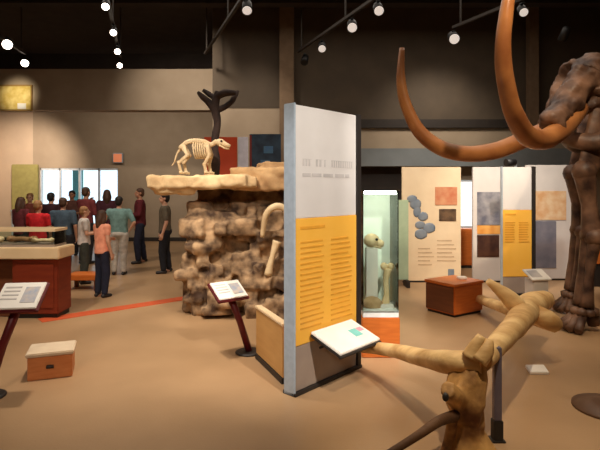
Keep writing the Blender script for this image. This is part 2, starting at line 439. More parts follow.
# ------------------------------------------------------------------ rock outcrop
def rocky(boxes, vox, amp, seed, name, m, parent):
    b = MB()
    for (c,s,rz,rx) in boxes: b.obox(Vector(c), s, Rz(rz)@Rx(rx), min(s)*.07)
    bmesh.ops.recalc_face_normals(b.bm, faces=b.bm.faces)
    me = bpy.data.meshes.new('r'); b.bm.to_mesh(me); b.bm.free()
    me = voxel(me, vox, 1); me.name = name
    ns = [v.normal.copy() for v in me.vertices]
    for v, nm in zip(me.vertices, ns):
        p = v.co+Vector((seed,0,0))
        k = noise.fractal(p*1.7, .9, 2.1, 4)*amp*.8
        c = noise.voronoi(Vector((p.x*2.1,p.y*2.1,p.z*3.0)))[0]
        crack = min(.12, c[1]-c[0])
        k += (crack-.12)*amp*3.2 + noise.noise(p*6)*amp*.25
        q = v.co+nm*k
        if v.co.z < .06: q.z = max(0, v.co.z)
        v.co = q
    me.materials.clear(); me.materials.append(m)
    for f in me.polygons: f.use_smooth = True
    o = bpy.data.objects.new(name, me); C.objects.link(o); o.parent = parent
    return o
rk = thing('rock_outcrop', 'big mottled brown rock outcrop with overhanging pale ledges behind the tall panel', 'rock')
rnd = random.Random(5)
bx = [((-.85,7.55,.85),(1.3,.7,1.75),.0,.0),((-.1,7.6,.9),(1.0,.8,1.7),0,0),((.35,7.6,.6),(.8,.7,1.2),.3,0),
      ((-1.22,7.2,.7),(.6,.6,1.4),.1,.03),((-1.42,7.1,.75),(.35,.5,1.5),.2,.03),((-1.38,6.95,.4),(.4,.4,.8),-.2,0),((-.8,7.25,.65),(.6,.6,1.3),.2,0),((-.3,7.3,.7),(.8,.7,1.4),-.1,0),((-1.15,6.95,.2),(.75,.5,.42),.3,.1)]
for i in range(80):
    z = rnd.uniform(.05,1.45); x = rnd.uniform(-1.5,.2); y = 6.95-.25*(1-z/1.5)+rnd.uniform(-.08,.14)+max(0,z-1.25)*.9
    bx.append(((x,y,z),(rnd.uniform(.12,.42),rnd.uniform(.3,.5),rnd.uniform(.08,.32)),rnd.uniform(-.45,.45),rnd.uniform(-.22,.22)))
rocky(bx, .026, .05, 3.0, 'rock_face', M_rock, rk)
l1 = rocky([((-1.3,7.0,1.77),(1.42,1.0,.17),.05,-.02),((-1.72,6.85,1.73),(.5,.6,.2),.3,0),((-1.0,6.85,1.80),(.7,.7,.16),-.1,0)], .026, .045, 11.0, 'ledge', M_ledge, rk)
rocky([((-.5,7.15,1.83),(.85,.9,.30),-.1,0),((-.25,7.3,1.92),(.7,.8,.3),.2,0)], .026, .05, 17.0, 'ledge', mat('rock_ledge_brown',(160,122,82),(214,174,124),scale=4,detail=8,rough=.85,bump=.7,bscale=9), rk)
b = MB()
b.tube([(-.50,6.62,1.05),(-.44,6.56,1.35),(-.30,6.54,1.46),(-.17,6.56,1.38),(-.12,6.62,1.05)],[.03,.04,.045,.04,.03],10,interp=5,wob=.3)
b.build('fossil_rib', M_bone, rk)
b = MB(); b.tube([(-.42,6.6,.55),(-.36,6.58,.8),(-.30,6.6,1.0)],[.06,.035,.06],10,interp=4,wob=.3); b.build('fossil_bone', M_bone, rk)

# animal skeleton on ledge: faces right
sk = thing('animal_skeleton', 'pale skeleton of a dog-sized animal standing on the top rock ledge', 'skeleton', (GX(201,6.85),6.85,1.885))
sp = [(-.27,0,.36),(-.2,0,.43),(-.08,0,.455),(.05,0,.44),(.13,0,.40),(.2,0,.44)]
b = MB(); b.tube(sp, .026, 8, interp=5)
pts,_ = spline([Vector(p) for p in sp],[1]*6,5)
for p in pts: b.ball(p+Vector((0,0,.012)), .032, 1)
b.build('spine', M_bone, sk)
for i in range(8):
    x = -.1+i*.03
    for s in (-1,1):
        b = MB(); b.tube([(x,0,.44),(x+.005,s*.07,.38),(x+.02,s*.075,.28),(x+.035,s*.02,.22)], .012, 6, interp=4); b.build('rib', M_bone, sk)
b = MB()
b.ball((.26,0,.44),(.07,.052,.052),2); b.tube([(.29,0,.43),(.36,0,.40),(.40,0,.385)],[.042,.032,.022],10)
b.tube([(.25,.035,.40),(.32,.03,.36),(.385,.008,.35)],.012,6); b.tube([(.25,-.035,.40),(.32,-.03,.36),(.385,-.008,.35)],.012,6)
s_ = b.build('skull', M_bone, sk)
b = MB()
for s in (-1,1): b.ball((.285,s*.045,.455),(.018,.012,.016),1)
b.build('eye_socket', M_black, s_)
for (x,front) in ((.1,True),(-.24,False)):
    for s in (-1,1):
        y = s*.065; o = .02*s
        if front: P = [(x-.02,y*.6,.42),(x+.03,y,.27),(x-.02+o,y,.14),(x+o,y,.03),(x+.05+o,y,.015)]
        else: P = [(x,y*.6,.38),(x+.07,y,.26),(x-.03+o,y,.16),(x+o,y,.03),(x+.05+o,y,.015)]
        b = MB(); b.tube(P,[.038,.03,.025,.022,.02],8)
        for p in P[1:4]: b.ball(p,.032,1)
        b.build('leg', M_bone, sk)
b = MB(); b.tube([(-.27,0,.36),(-.33,0,.28),(-.36,0,.18),(-.4,0,.12)],[.017,.014,.01,.006],8,interp=4); b.build('tail', M_bone, sk)
b = MB(); b.ball((-.25,0,.37),(.06,.07,.045),2); b.build('pelvis', M_bone, sk)

# dark bare snag behind
def sp_(px,py,Y=7.25): return W(px,py,Y)
sn = thing('tree_snag', 'dark bare forked tree snag rising behind the skeleton on the rocks', 'tree', (0,0,0))
b = MB(); b.tube([(GX(216,7.25),7.25,1.78),sp_(215,150),sp_(217,125),sp_(215,105),sp_(219,92)],[.07,.06,.055,.06,.05],12,interp=5,wob=.4); b.build('trunk', M_snag, sn)
for P,R in (([sp_(216,112),sp_(208,102),sp_(203,97,7.2),sp_(198,92,7.2)],[.05,.05,.045,.02]),([sp_(218,110),sp_(226,106,7.3),sp_(233,100,7.3),sp_(238,91,7.35)],[.04,.04,.04,.02]),([sp_(216,98),sp_(224,93,7.2),sp_(236,93,7.2)],[.05,.05,.03]),([sp_(217,100),sp_(209,94,7.3),sp_(203,90,7.3)],[.05,.04,.025])):
    b = MB(); b.tube(P,R,8,interp=4,wob=.4); b.build('branch', M_snag, sn)

# coloured panels behind the rocks
def standing_panel(px0,px1,top,Y,m,label,name='exhibit_panel'):
    x0,x1 = GX(px0,Y),GX(px1,Y); c=(x0+x1)/2
    t = thing(name,label,'exhibit panel',(c,Y,0),0,)
    h=(x1-x0)/2; z=ZZ(top,Y)
    MB().box(-h,h,0,.05,.12,z,.006).build('panel_face', m, t)
    for s in (-1,1): MB().box(s*h*.8-.03,s*h*.8+.03,-.12,.17,0,.12,.005).build('foot', M_darkmetal, t)
    return t,h,z
standing_panel(204,237,137,9.0,M_orange,'orange-red exhibit panel behind the skeleton on the rocks')
standing_panel(238,248,137,9.0,mat('panel_lilac',(216,214,226),rough=.5),'narrow pale exhibit panel between the orange and dark blue ones')
t,h,z = standing_panel(249.5,281,134,9.05,M_navy,'dark navy exhibit panel with blue patches behind the rocks')
MB().box(-h,-h+.04,-.004,0,.2,z-.02).build('edge_strip', mat('strip_red',(120,44,36),rough=.5), t)
b=MB(); b.box(-h*.1,h*.5,-.004,0,z-.35,z-.22); b.box(-h*.3,h*.3,-.004,0,z-.55,z-.47); b.build('picture', mat('print_blue',(66,104,150),(80,120,140),scale=9,rough=.5), t)

# ------------------------------------------------------------------ glass case
Y0=5.0; cx0,cx1 = GX(330,Y0), GX(400,Y0); cd=.5
cx0 = .62
gc = thing('glass_display_case','tall glass display case on an orange-brown plinth right behind the tall panel','display case',(0,0,0))
zb = ZZ(318,Y0)
MB().box(cx0,cx1,Y0,Y0+cd,0,zb,.008).build('plinth', M_orwood, gc)
MB().box(cx0+.01,cx1-.01,Y0+.01,Y0+cd-.01,zb,zb+.07,.004).build('base_tray', mat('tray_white',(236,238,234),rough=.4), gc)
zt = ZZ(191,Y0)
b=MB(); g=.008
b.box(cx0+.01,cx1-.01,Y0+.01,Y0+.01+g,zb+.05,zt); b.box(cx0+.01,cx1-.01,Y0+cd-.01-g,Y0+cd-.01,zb+.05,zt)
b.box(cx0+.01,cx0+.01+g,Y0+.02+g,Y0+cd-.02-g,zb+.05,zt); b.box(cx1-.01-g,cx1-.01,Y0+.02+g,Y0+cd-.02-g,zb+.05,zt); b.build('glass', M_glass, gc)
b=MB(); b.box(cx0,cx1,Y0,Y0+cd,zt,zt+.012); b.build('lid', M_glass, gc)
b=MB(); b.box(cx0+.03,cx1-.03,Y0+.03,Y0+.07,zt-.03,zt-.002); b.build('fill_strip', emit('fill_glow',(255,250,236),30), gc)  # glowing strip added to brighten the inside of the case
b=MB()
b.box(cx0+.02,cx1-.02,Y0+cd-.05,Y0+cd-.03,zb+.05,zt-.01); b.build('back_board', mat('case_back',(226,232,218),(232,238,226),rough=.6), gc)
zc = zb+.05
def case_item(name,label,build,loc): 
    t = thing(name,label,'fossil',loc); build(t); return t
def skull_item(t):
    b=MB(); b.box(-.06,.06,-.05,.05,0,.62,.005); b.build('stand', M_white, t)
    b=MB(); b.ball((-.0,.0,.70),(.085,.07,.075),2); b.tube([(.03,0,.69),(.10,-.01,.665),(.125,-.01,.66)],[.05,.038,.028],10); b.tube([(0,.03,.65),(.1,.01,.625)],.014,6); b.tube([(0,-.03,.65),(.1,-.02,.625)],.014,6)
    sk_=b.build('skull', M_bone, t)
    b=MB(); b.ball((.045,-.055,.715),.017,1); b.build('eye_socket', M_black, sk_)
case_item('fossil_skull','pale fossil skull on a white stand inside the tall glass case',skull_item,(cx0+.13,Y0+.25,zc))
def bone_item(t):
    b=MB(); b.tube([(0,0,.05),(.01,0,.15),(.0,0,.3),(.02,0,.42)],[.05,.03,.028,.045],12,interp=4,wob=.3); b.ball((-.02,0,.44),.04,2); b.ball((.05,0,.44),.038,2); b.build('bone', M_bone, t)
    MB().box(-.07,.07,-.07,.07,0,.06,.005).build('stand', M_white, t)
case_item('fossil_limb_bone','upright fossil limb bone on a small block inside the glass case',bone_item,(cx0+.27,Y0+.18,zc))
def rock_item(t):
    b=MB(); b.ball((0,0,.07),(.1,.07,.07),2); b.ball((.06,.02,.05),(.06,.06,.05),2); b.build('stone', mat('stone_tan',(176,140,100),(200,166,126),scale=10,rough=.8), t)
case_item('fossil_stone','rounded tan fossil stone on the white tray of the glass case',rock_item,(cx0+.12,Y0+.14,zc))

# ------------------------------------------------------------------ wooden bench box right
Yb=6.65
t = thing('wooden_bench','orange-brown wooden block bench on the floor before the cream boards','bench',(GX(454,6.9),6.9,0),math.radians(33))
b=MB(); b.box(-.29,.29,-.25,.25,.03,.40,.01); b.build('bench_body', M_orwood, t)
MB().box(-.305,.305,-.265,.265,.40,.435,.008).build('seat_top', M_orwood, t)
MB().box(-.30,-.29,-.235,.235,.05,.39).build('end_panel', M_orwood_d, t)
MB().box(-.27,.27,-.23,.23,0,.03).build('plinth', M_darkmetal, t)
o=MB(); o.box(-.06,.06,-.05,.05,0,.035,.006); o=o.build('folded_leaflet', M_label); o.location=(GX(463,6.9),6.95,.435); tag(o,'white folded leaflet lying on the wooden block bench','leaflet')

# ------------------------------------------------------------------ exhibit boards right
def board(name,label,px0,px1,top,Y,m):
    x0,x1=GX(px0,Y),GX(px1,Y); t=thing(name,label,'display board',(x0,Y,0)); L=x1-x0; z=ZZ(top,Y)
    MB().box(0,L,0,.06,.03,z,.006).build('board_face',m,t)
    MB().box(.02,L-.02,.005,.055,0,.03).build('plinth',M_darkmetal,t)
    def pic(n,a0,a1,b0,b1,mm): 
        return MB().box(GX(a0,Y)-x0,GX(a1,Y)-x0,-.012,0,ZZ(b1,Y),ZZ(b0,Y),.003).build(n,mm,t)
    return t,pic
M_creamb = mat('board_cream',(222,196,160),(230,206,170),scale=3,rough=.6)
t,pic=board('display_board','cream display board with map and two pictures right of the glass case',402,461,167,9.0,M_creamb)
pic('picture',435,457,187,205,mat('pic_orange',(190,110,76),(206,150,110),scale=5,rough=.5))
pic('picture',439,456,209,221,mat('pic_dark',(44,32,28),(110,84,60),scale=7,rough=.5))
mm=mat('map_slate',(112,124,138),(134,140,146),scale=6,rough=.6)
b=MB(); x0=GX(402,9.0)
for (a0,a1,b0,b1) in ((408,416,196,202),(411,420,200,208),(414,420,207,216),(419,427,213,220),(416,424,222,228),(424,434,224,232),(416,426,230,238)):
    b.ball(((GX((a0+a1)/2,9)-x0),-.004,ZZ((b0+b1)/2,9)),((a1-a0)*.012,.008,(b1-b0)*.012),2)
b.build('map',mm,t)
M_pt=mat('print_tan',(186,160,128),rough=.6)
b=MB()
for i in range(5): b.box(GX(418,9)-x0,GX(430+i%3*2,9)-x0,-.004,0,ZZ(248+i*4,9),ZZ(249.2+i*4,9))
b.build('body_text',M_pt,t)
b=MB()
for i in range(6): b.box(GX(437,9)-x0,GX(452+i%3*2,9)-x0,-.004,0,ZZ(240+i*4,9),ZZ(241.2+i*4,9))
b.build('body_text',M_pt,t)
pic('picture',448,454,269,276,mm)
standing_panel(393,408.5,200,8.6,mat('panel_green',(166,186,154),(176,194,162),rough=.5),'pale green narrow panel between the glass case and the cream board')
t,pic=board('display_board','white display board with grey and dark pictures behind the yellow panel',473,512,167,9.0,M_white)
pic('picture',477,500,192,225,mat('pic_grey',(104,104,116),(170,166,166),scale=4,rough=.5))
pic('picture',477,500,225.5,234,mat('pic_amber',(220,146,66),(236,180,100),scale=5,rough=.5))
pic('picture',477,499,235,257,mat('pic_maroon',(52,28,24),(84,54,40),scale=5,rough=.5))
t,pic=board('display_board','white display board with orange picture and grey shape behind the mammoth leg',526,572,165,9.2,M_white)
pic('picture',531,566,191,220,mat('pic_peach',(222,170,120),(236,206,166),scale=6,rough=.5))
pic('silhouette',535,556,221,268,mat('pic_slate',(112,112,124),(136,132,140),scale=4,rough=.5))
# white lit panel and orange cabinet in the gap, against the back wall
t=thing('light_box','bright white lit panel in the gap between the cream and white boards','light box',(GX(467,11.3),11.3,0))
MB().box(-.3,.3,0,.12,ZZ(228,11.3),ZZ(180,11.3),.01).build('housing',M_alu,t)
MB().box(-.27,.27,-.01,0,ZZ(226,11.3),ZZ(182,11.3)).build('lit_face',emit('lightbox',(255,250,244),1.1),t)
b=MB(); b.box(-.2,-.14,.02,.1,0,ZZ(228,11.3)); b.box(.14,.2,.02,.1,0,ZZ(228,11.3)); b.build('stand',M_darkmetal,t)
t=thing('side_cabinet','orange-brown cabinet below the bright white lit panel','cabinet',(GX(468,10.6),10.6,0))
MB().box(-.3,.3,0,.35,.06,ZZ(229,10.6),.01).build('cabinet_body',M_orwood,t); MB().box(-.28,.28,.02,.33,0,.06).build('plinth',M_darkmetal,t)
MB().box(-.28,.28,-.012,0,.1,ZZ(233,10.6),.004).build('door',M_orwood,t)
# second, smaller info panel
info_panel('information_panel','smaller freestanding white and yellow panel before the white boards at right',(GX(503,7.9),7.9,0),math.radians(2),.47,ZZ(167,7.9),.06,ZZ(277,7.9),ZZ(210,7.9),False)
t=thing('panel_lamp','dark lamp head on a grey arm above the smaller yellow panel','lamp',(GX(515,8.15),8.35,0))
b=MB(); b.tube([(.08,0,.0),(.08,0,1.9),(.08,0,2.1),(.02,-.02,2.16)],.035,10); b.build('arm',M_alu,t)
b=MB(); b.tube([(.08,-.02,2.13),(-.09,-.06,2.12)],[.05,.065],14); b.build('lamp_head',M_black,t)
b=MB(); b.tube([(.08,0,0),(.08,0,.02)],[.15,.15],18); b.build('foot_plate',M_darkmetal,t)
t=thing('label_plinth','pale grey label plinth with slanted top behind the driftwood log near the mammoth foot','plinth',(GX(541,7.0),7.0,0),math.radians(10))
MB().box(-.12,.12,0,.2,0,.42,.008).build('plinth_body',M_white,t)
b=MB(); b.obox(Vector((0,.09,.47)),(.3,.26,.025),Rx(.45),.005); pl=b.build('label_board',M_label,t)
b=MB(); b.obox(Vector((-.04,.09,.484)),(.16,.16,.004),Rx(.45)); b.build('printed_photo',M_text,pl)
t=thing('wooden_crate','orange wooden crate on a cabinet at the right edge','crate',(GX(600,8.6),8.6,0))
MB().box(-.1,.5,0,.4,.0,ZZ(264,8.6),.01).build('crate_base',M_darkmetal,t); MB().box(-.12,.5,-.02,.4,ZZ(264,8.6),ZZ(237,8.6),.01).build('crate_top',M_orwood,t)

# ------------------------------------------------------------------ mammoth
mam = thing('mammoth_skeleton','mounted brown mammoth skeleton with long curling tusks standing at right','skeleton',(3.5,6.3,0))
O = Vector((3.5,6.3,0))
def L_(px,py,Y): return W(px,py,Y)-O
def V(x,y,z): return Vector((x,y,z))-O
near=[L_(580,108,5.85),L_(562,128,5.6),L_(545,139,5.35),L_(529,137,5.1),L_(515,117,4.85),L_(506,85,4.7),L_(503,50,4.6),L_(506,15,4.55),L_(512,-20,4.55)]
b=MB(); b.tube(near,[.10,.115,.112,.105,.092,.08,.072,.062,.05],18,interp=6,wob=.08); b.build('tusk',M_tusk,mam)
far=[L_(572,112,6.15),L_(550,128,6.15),L_(525,139,6.15),L_(498,150,6.1),L_(470,154,6.05),L_(443,149,6.0),L_(421,133,6.0),L_(407,108,6.0),L_(401,80,6.0),L_(402,48,6.0)]
b=MB(); b.tube(far,[.10,.11,.108,.105,.10,.092,.082,.07,.055,.028],18,interp=6,wob=.08); b.build('tusk',M_tusk,mam)
# skull: domed cranium, face running down to the tusk sockets
b=MB()
cr=L_(588,84,6.05)
b.ball(cr,(.34,.30,.36),3,Ry(.3)); b.ball(cr+Vector((.22,.03,-.05)),(.3,.34,.33),3)
b.ball(cr+Vector((-.12,-.0,.14)),(.2,.2,.17),3)
b.tube([cr+Vector((-.12,-.16,.05)),L_(565,105,5.75),L_(552,125,5.5)],[.2,.16,.125],14,interp=4); 
b.tube([cr+Vector((-.12,.14,.05)),L_(562,105,6.15),L_(545,126,6.15)],[.2,.16,.125],14,interp=4)
b.tube([cr+Vector((-.05,-.27,-.14)),cr+Vector((.15,-.36,-.2)),cr+Vector((.38,-.28,-.18))],[.06,.05,.07],10,interp=4)
b.tube([cr+Vector((-.05,.27,-.14)),cr+Vector((.15,.36,-.2)),cr+Vector((.38,.28,-.18))],[.06,.05,.07],10,interp=4)
sk_=b.build('skull',M_mbone,mam,remesh=.03,smooth_it=4)
def carve(o, pits, amp):
    for v in o.data.vertices:
        n=noise.fractal(v.co*5,.8,2.0,4)*amp
        q=v.co+v.normal*n
        for (c,R_,dep,to) in pits:
            k=(v.co-c).length/R_
            if k<1: q=q+(to-c).normalized()*dep*(1-k*k)**1.0
        v.co=q
carve(sk_,[(cr+Vector((-.16,-.28,.0)),.17,.15,cr+Vector((.1,.0,-.0))),(cr+Vector((-.16,.28,.0)),.17,.15,cr+Vector((.1,0,0))),(cr+Vector((-.36,-.02,.1)),.17,.16,cr+Vector((.2,0,0))),
 (cr+Vector((-.1,-.3,-.22)),.16,.12,cr+Vector((.05,0,-.1))),(cr+Vector((.22,-.34,.12)),.2,.1,cr+Vector((.2,0,0)))],.05)
b=MB()
j=cr+Vector((.12,0,-.3))
for s in (-1,1): b.tube([j+Vector((.2,s*.26,.1)),j+Vector((.12,s*.25,-.3)),j+Vector((-.12,s*.16,-.42)),j+Vector((-.36,s*.03,-.36)),j+Vector((-.43,0,-.3))],[.08,.12,.12,.09,.05],12,interp=4)
b.build('lower_jaw',M_mbone,mam,remesh=.03,smooth_it=3)
# spine and ribs
sp=[cr+Vector((.4,.05,.02)),V(4.25,6.4,2.75),V(4.8,6.45,2.95),V(5.4,6.5,2.95),V(6.1,6.5,2.75),V(6.7,6.5,2.45)]
pts,_=spline(sp,[1]*6,6)
b=MB(); b.tube(sp,.07,10,interp=6)
for p in pts:
    b.ball(p,(.07,.1,.1),1); b.tube([p,p+Vector((.05,0,.28))],[.04,.02],6)
b.build('spine',M_mbone,mam)
for i in range(9):
    p=pts[10+int(i*1.7)] if 10+int(i*1.7) < len(pts) else pts[-1]
    for s in (-1,1):
        dz=1.25-.05*abs(i-4)
        b=MB(); b.tube([p,p+Vector((.05,s*.38,-.15)),p+Vector((.1,s*.55,-.6)),p+Vector((.12,s*.45,-dz)),p+Vector((.1,s*.2,-dz-.15))],[.04,.045,.05,.045,.03],8,interp=4,ell=.6); b.build('rib',M_mbone,mam)
def mleg(x,y,ztop,front,fx):
    if front:
        b=MB(); b.tube([V(x+.35,y,2.75),V(x+.2,y,2.3),V(x,y,1.85)],[.26,.2,.1],12,interp=4,ell=.3,up=(1,0,0)); b.build('shoulder_blade',M_mbone,mam)
        P=[V(x,y,1.9),V(x+.06,y,1.5),V(x+.1,y,1.12)]; Q=[V(x+.1,y,1.12),V(x+.03,y,.7),V(x,y,.3)]
    else:
        P=[V(x+.1,y,2.15),V(x-.03,y,1.65),V(x-.1,y,1.15)]; Q=[V(x-.1,y,1.12),V(x+.03,y,.7),V(x+.05,y,.3)]
    b=MB(); b.tube(P,[.13,.085,.13],14,interp=5); b.ball(P[0],.14,2); b.ball(P[-1]+Vector((0,.05,0)),.12,2); b.ball(P[-1]+Vector((0,-.05,0)),.12,2)
    b.tube([q+Vector((0,.05,0)) for q in Q],[.1,.07,.1],12,interp=4); b.tube([q+Vector((0,-.06,0)) for q in Q],[.08,.05,.08],12,interp=4)
    lg=b.build('leg',M_mbone,mam)
    f=Q[-1]; b=MB()
    for i in range(8): b.ball(f+Vector((.1*math.cos(i*.8),.1*math.sin(i*.8),-.06)),(.075,.075,.06),1)
    for i in range(5):
        a=PI+(-2+i)*.42; dd=Vector((math.cos(a),math.sin(a),0)); z0=f.z
        b.tube([f+dd*.08+Vector((0,0,-.1)),f+dd*.19+Vector((0,0,-.2)),Vector((f.x+dd.x*.26,f.y+dd.y*.26,.045))],[.055,.05,.045],8)
    b.tube([f+Vector((.08,0,-.05)),Vector((f.x+.12,f.y,.07))],[.09,.07],10)
    b.build('foot',M_mbone,lg)
mleg(3.38,5.95,1.9,True,0); mleg(3.75,6.85,1.9,True,0)
mleg(6.5,6.0,2.1,False,0); mleg(6.75,6.95,2.1,False,0)
b=MB(); b.ball(V(6.6,6.5,2.3),(.25,.45,.2),2); b.ball(V(6.5,6.1,2.35),(.3,.1,.3),2); b.ball(V(6.5,6.9,2.35),(.3,.1,.3),2); b.build('pelvis',M_mbone,mam)
b=MB(); b.tube([V(3.95,6.4,0),V(3.95,6.4,2.45)],.035,10); b.tube([V(3.95,6.4,0),V(3.95,6.4,.02)],.16,18); b.build('support_pole',M_darkmetal,mam)

# ------------------------------------------------------------------ driftwood railing in the foreground
fr = thing('driftwood_railing','golden knotty driftwood log railing with a gnarled stump post in the right foreground','railing',(GX(468,3.25),3.25,0))
O2=Vector((GX(468,3.25),3.25,0))
def K(px,py,Y): return W(px,py,Y)-O2
b=MB()
Yp=3.25; zg=-O2.z
b.tube([Vector((.0,.02,0)),Vector((-.01,.01,.1)),K(466,420,Yp),K(464,398,Yp),K(470,375,Yp),K(474,360,Yp)],[.15,.115,.10,.115,.10,.06],16,interp=5,wob=.55,seed=2)
b.tube([K(460,405,3.2),K(452,394,3.1),K(447,388,3.05)],[.07,.06,.05],10,interp=3,wob=.4)
b.tube([Vector((.07,0,0)),Vector((.06,0,.12)),K(480,425,3.2),K(478,400,3.25)],[.05,.045,.04,.03],8,interp=3,wob=.4)
b.tube([Vector((-.16,-.06,0)),Vector((-.13,-.05,.1)),K(452,418,3.15)],[.045,.04,.04],8,interp=3,wob=.4)
b.build('stump_post',mat('driftwood_brown',(104,62,32),(222,170,100),scale=5,rough=.65,bump=.6,bscale=12),fr,remesh=.012,smooth_it=1)
b=MB(); b.ball(K(445.5,397,3.0),(.02,.02,.028),2); b.build('knot_hole',M_darkmetal,fr)
Pn = Vector((-.031,4.069,0))+d3*.8-O2
b=MB(); b.tube([K(482,363,3.22),K(450,362,3.35),K(420,357,3.75),K(390,350,4.2),Vector((Pn.x+.05,Pn.y-.06,ZZ(343,4.72)))],[.075,.078,.066,.055,.045],14,interp=6,wob=.12,seed=5)
b.tube([K(470,358,3.2),K(476,346,3.2),K(482,336,3.2)],[.055,.045,.03],10,interp=3,wob=.3)
b.tube([K(478,360,3.18),K(486,350,3.18),K(489,340,3.2)],[.06,.05,.03],10,interp=3,wob=.3)
b.build('rail_log',M_log,fr)
b=MB(); b.tube([K(482,362,3.25),K(500,342,3.6),K(518,322,4.2),K(530,306,4.9),K(545,300,5.4)],[.06,.075,.1,.13,.10],14,interp=6,wob=.12,seed=9)
b.tube([K(520,312,4.5),K(508,298,4.5),K(497,288,4.5),K(488,281,4.5)],[.09,.07,.05,.03],10,interp=4,wob=.3)
b.tube([K(528,310,4.7),K(545,322,4.9),Vector((2.45-O2.x,5.0,.05))],[.1,.07,.06],10,interp=4,wob=.3)
b.build('rail_log',M_log,fr)
b=MB(); b.tube([K(455,415,3.15),K(440,421,2.95),K(420,434,2.85),K(398,448,2.8),K(380,459,2.75)],[.035,.03,.026,.022,.018],10,interp=4,wob=.3); b.build('dark_branch',M_logd,fr)
# metal corner post
t=thing('metal_post','slim blue-grey metal post standing right of the gnarled driftwood stump','post',(GX(497,3.37),3.37,0))
b=MB(); b.box(-.025,.025,-.025,.025,.14,.63,.005); b.build('post',mat('post_bluegrey',(104,96,110),(114,106,118),rough=.4,metal=.2),t)
MB().box(-.032,.032,-.032,.032,.0,.14,.004).build('post_sleeve',M_darkmetal,t); MB().box(-.045,.045,-.045,.045,0,.012,.003).build('base_plate',M_darkmetal,t)

t=thing('shade_disc','dark flat disc with a pole, added for a shaded patch of foreground floor at the right edge','shade_disc',(GX(608,3.85),3.85,0))  # dark disc put in for a shaded patch of floor, pole out of frame
b=MB(); b.tube([(0,0,0),(0,0,.02),(0,0,.045)],[.25,.25,.10],28); b.build('base',mat('shade_brown',(92,66,48),rough=.5),t)
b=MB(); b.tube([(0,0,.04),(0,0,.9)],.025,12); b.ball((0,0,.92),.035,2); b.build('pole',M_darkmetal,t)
t=thing('floor_label','small pale label plate on a low wedge on the floor right of the metal post','label',(GX(537,4.6),4.6,0))
b=MB(); b.obox(Vector((0,0,.03)),(.17,.11,.03),Rx(.3),.004); b.build('plate',M_label,t); MB().box(-.07,.07,-.03,.05,0,.03).build('wedge',M_basegrey,t)
# ------------------------------------------------------------------ people
SKIN=[mat('skin_a',(206,154,124),(214,162,132),scale=5,rough=.5),mat('skin_b',(180,126,96),(188,134,104),scale=5,rough=.5)]
M_eye=mat('eye_dark',(30,24,22),rough=.3)
M_shoe=mat('shoe_dark',(36,30,28),rough=.5)
def hand(b, w, dirv, side, s, inward):
    # palm, four fingers of unequal length bent at the knuckle, thumb from the palm's side
    dirv=dirv.normalized(); inward=(inward-dirv*inward.dot(dirv)).normalized(); fw=dirv.cross(inward)*1.0
    if fw.dot(Vector((0,-1,0))) < 0: fw=-fw
    pc=w+dirv*.045*s
    for k in (-1,0,1): b.limb(w+fw*.012*k*s, w+dirv*.085*s+fw*.026*k*s, .017*s, .015*s, 8)
    for i,l in enumerate((.062,.075,.08,.07)):
        a=w+dirv*.085*s+fw*(-.03+.02*i)*s
        m=a+(dirv*.8+inward*.25).normalized()*l*.5*s; e=m+(dirv*.65+inward*.65).normalized()*l*.5*s
        b.limb(a,m,.0098*s,.009*s,8); b.limb(m,e,.009*s,.0078*s,8)
    a=w+dirv*.03*s+fw*.03*s; m=a+(dirv*.6+fw*.75+inward*.2).normalized()*.035*s; e=m+(dirv*.95+fw*.2+inward*.3).normalized()*.032*s
    b.limb(a,m,.012*s,.011*s,8); b.limb(m,e,.011*s,.009*s,8)
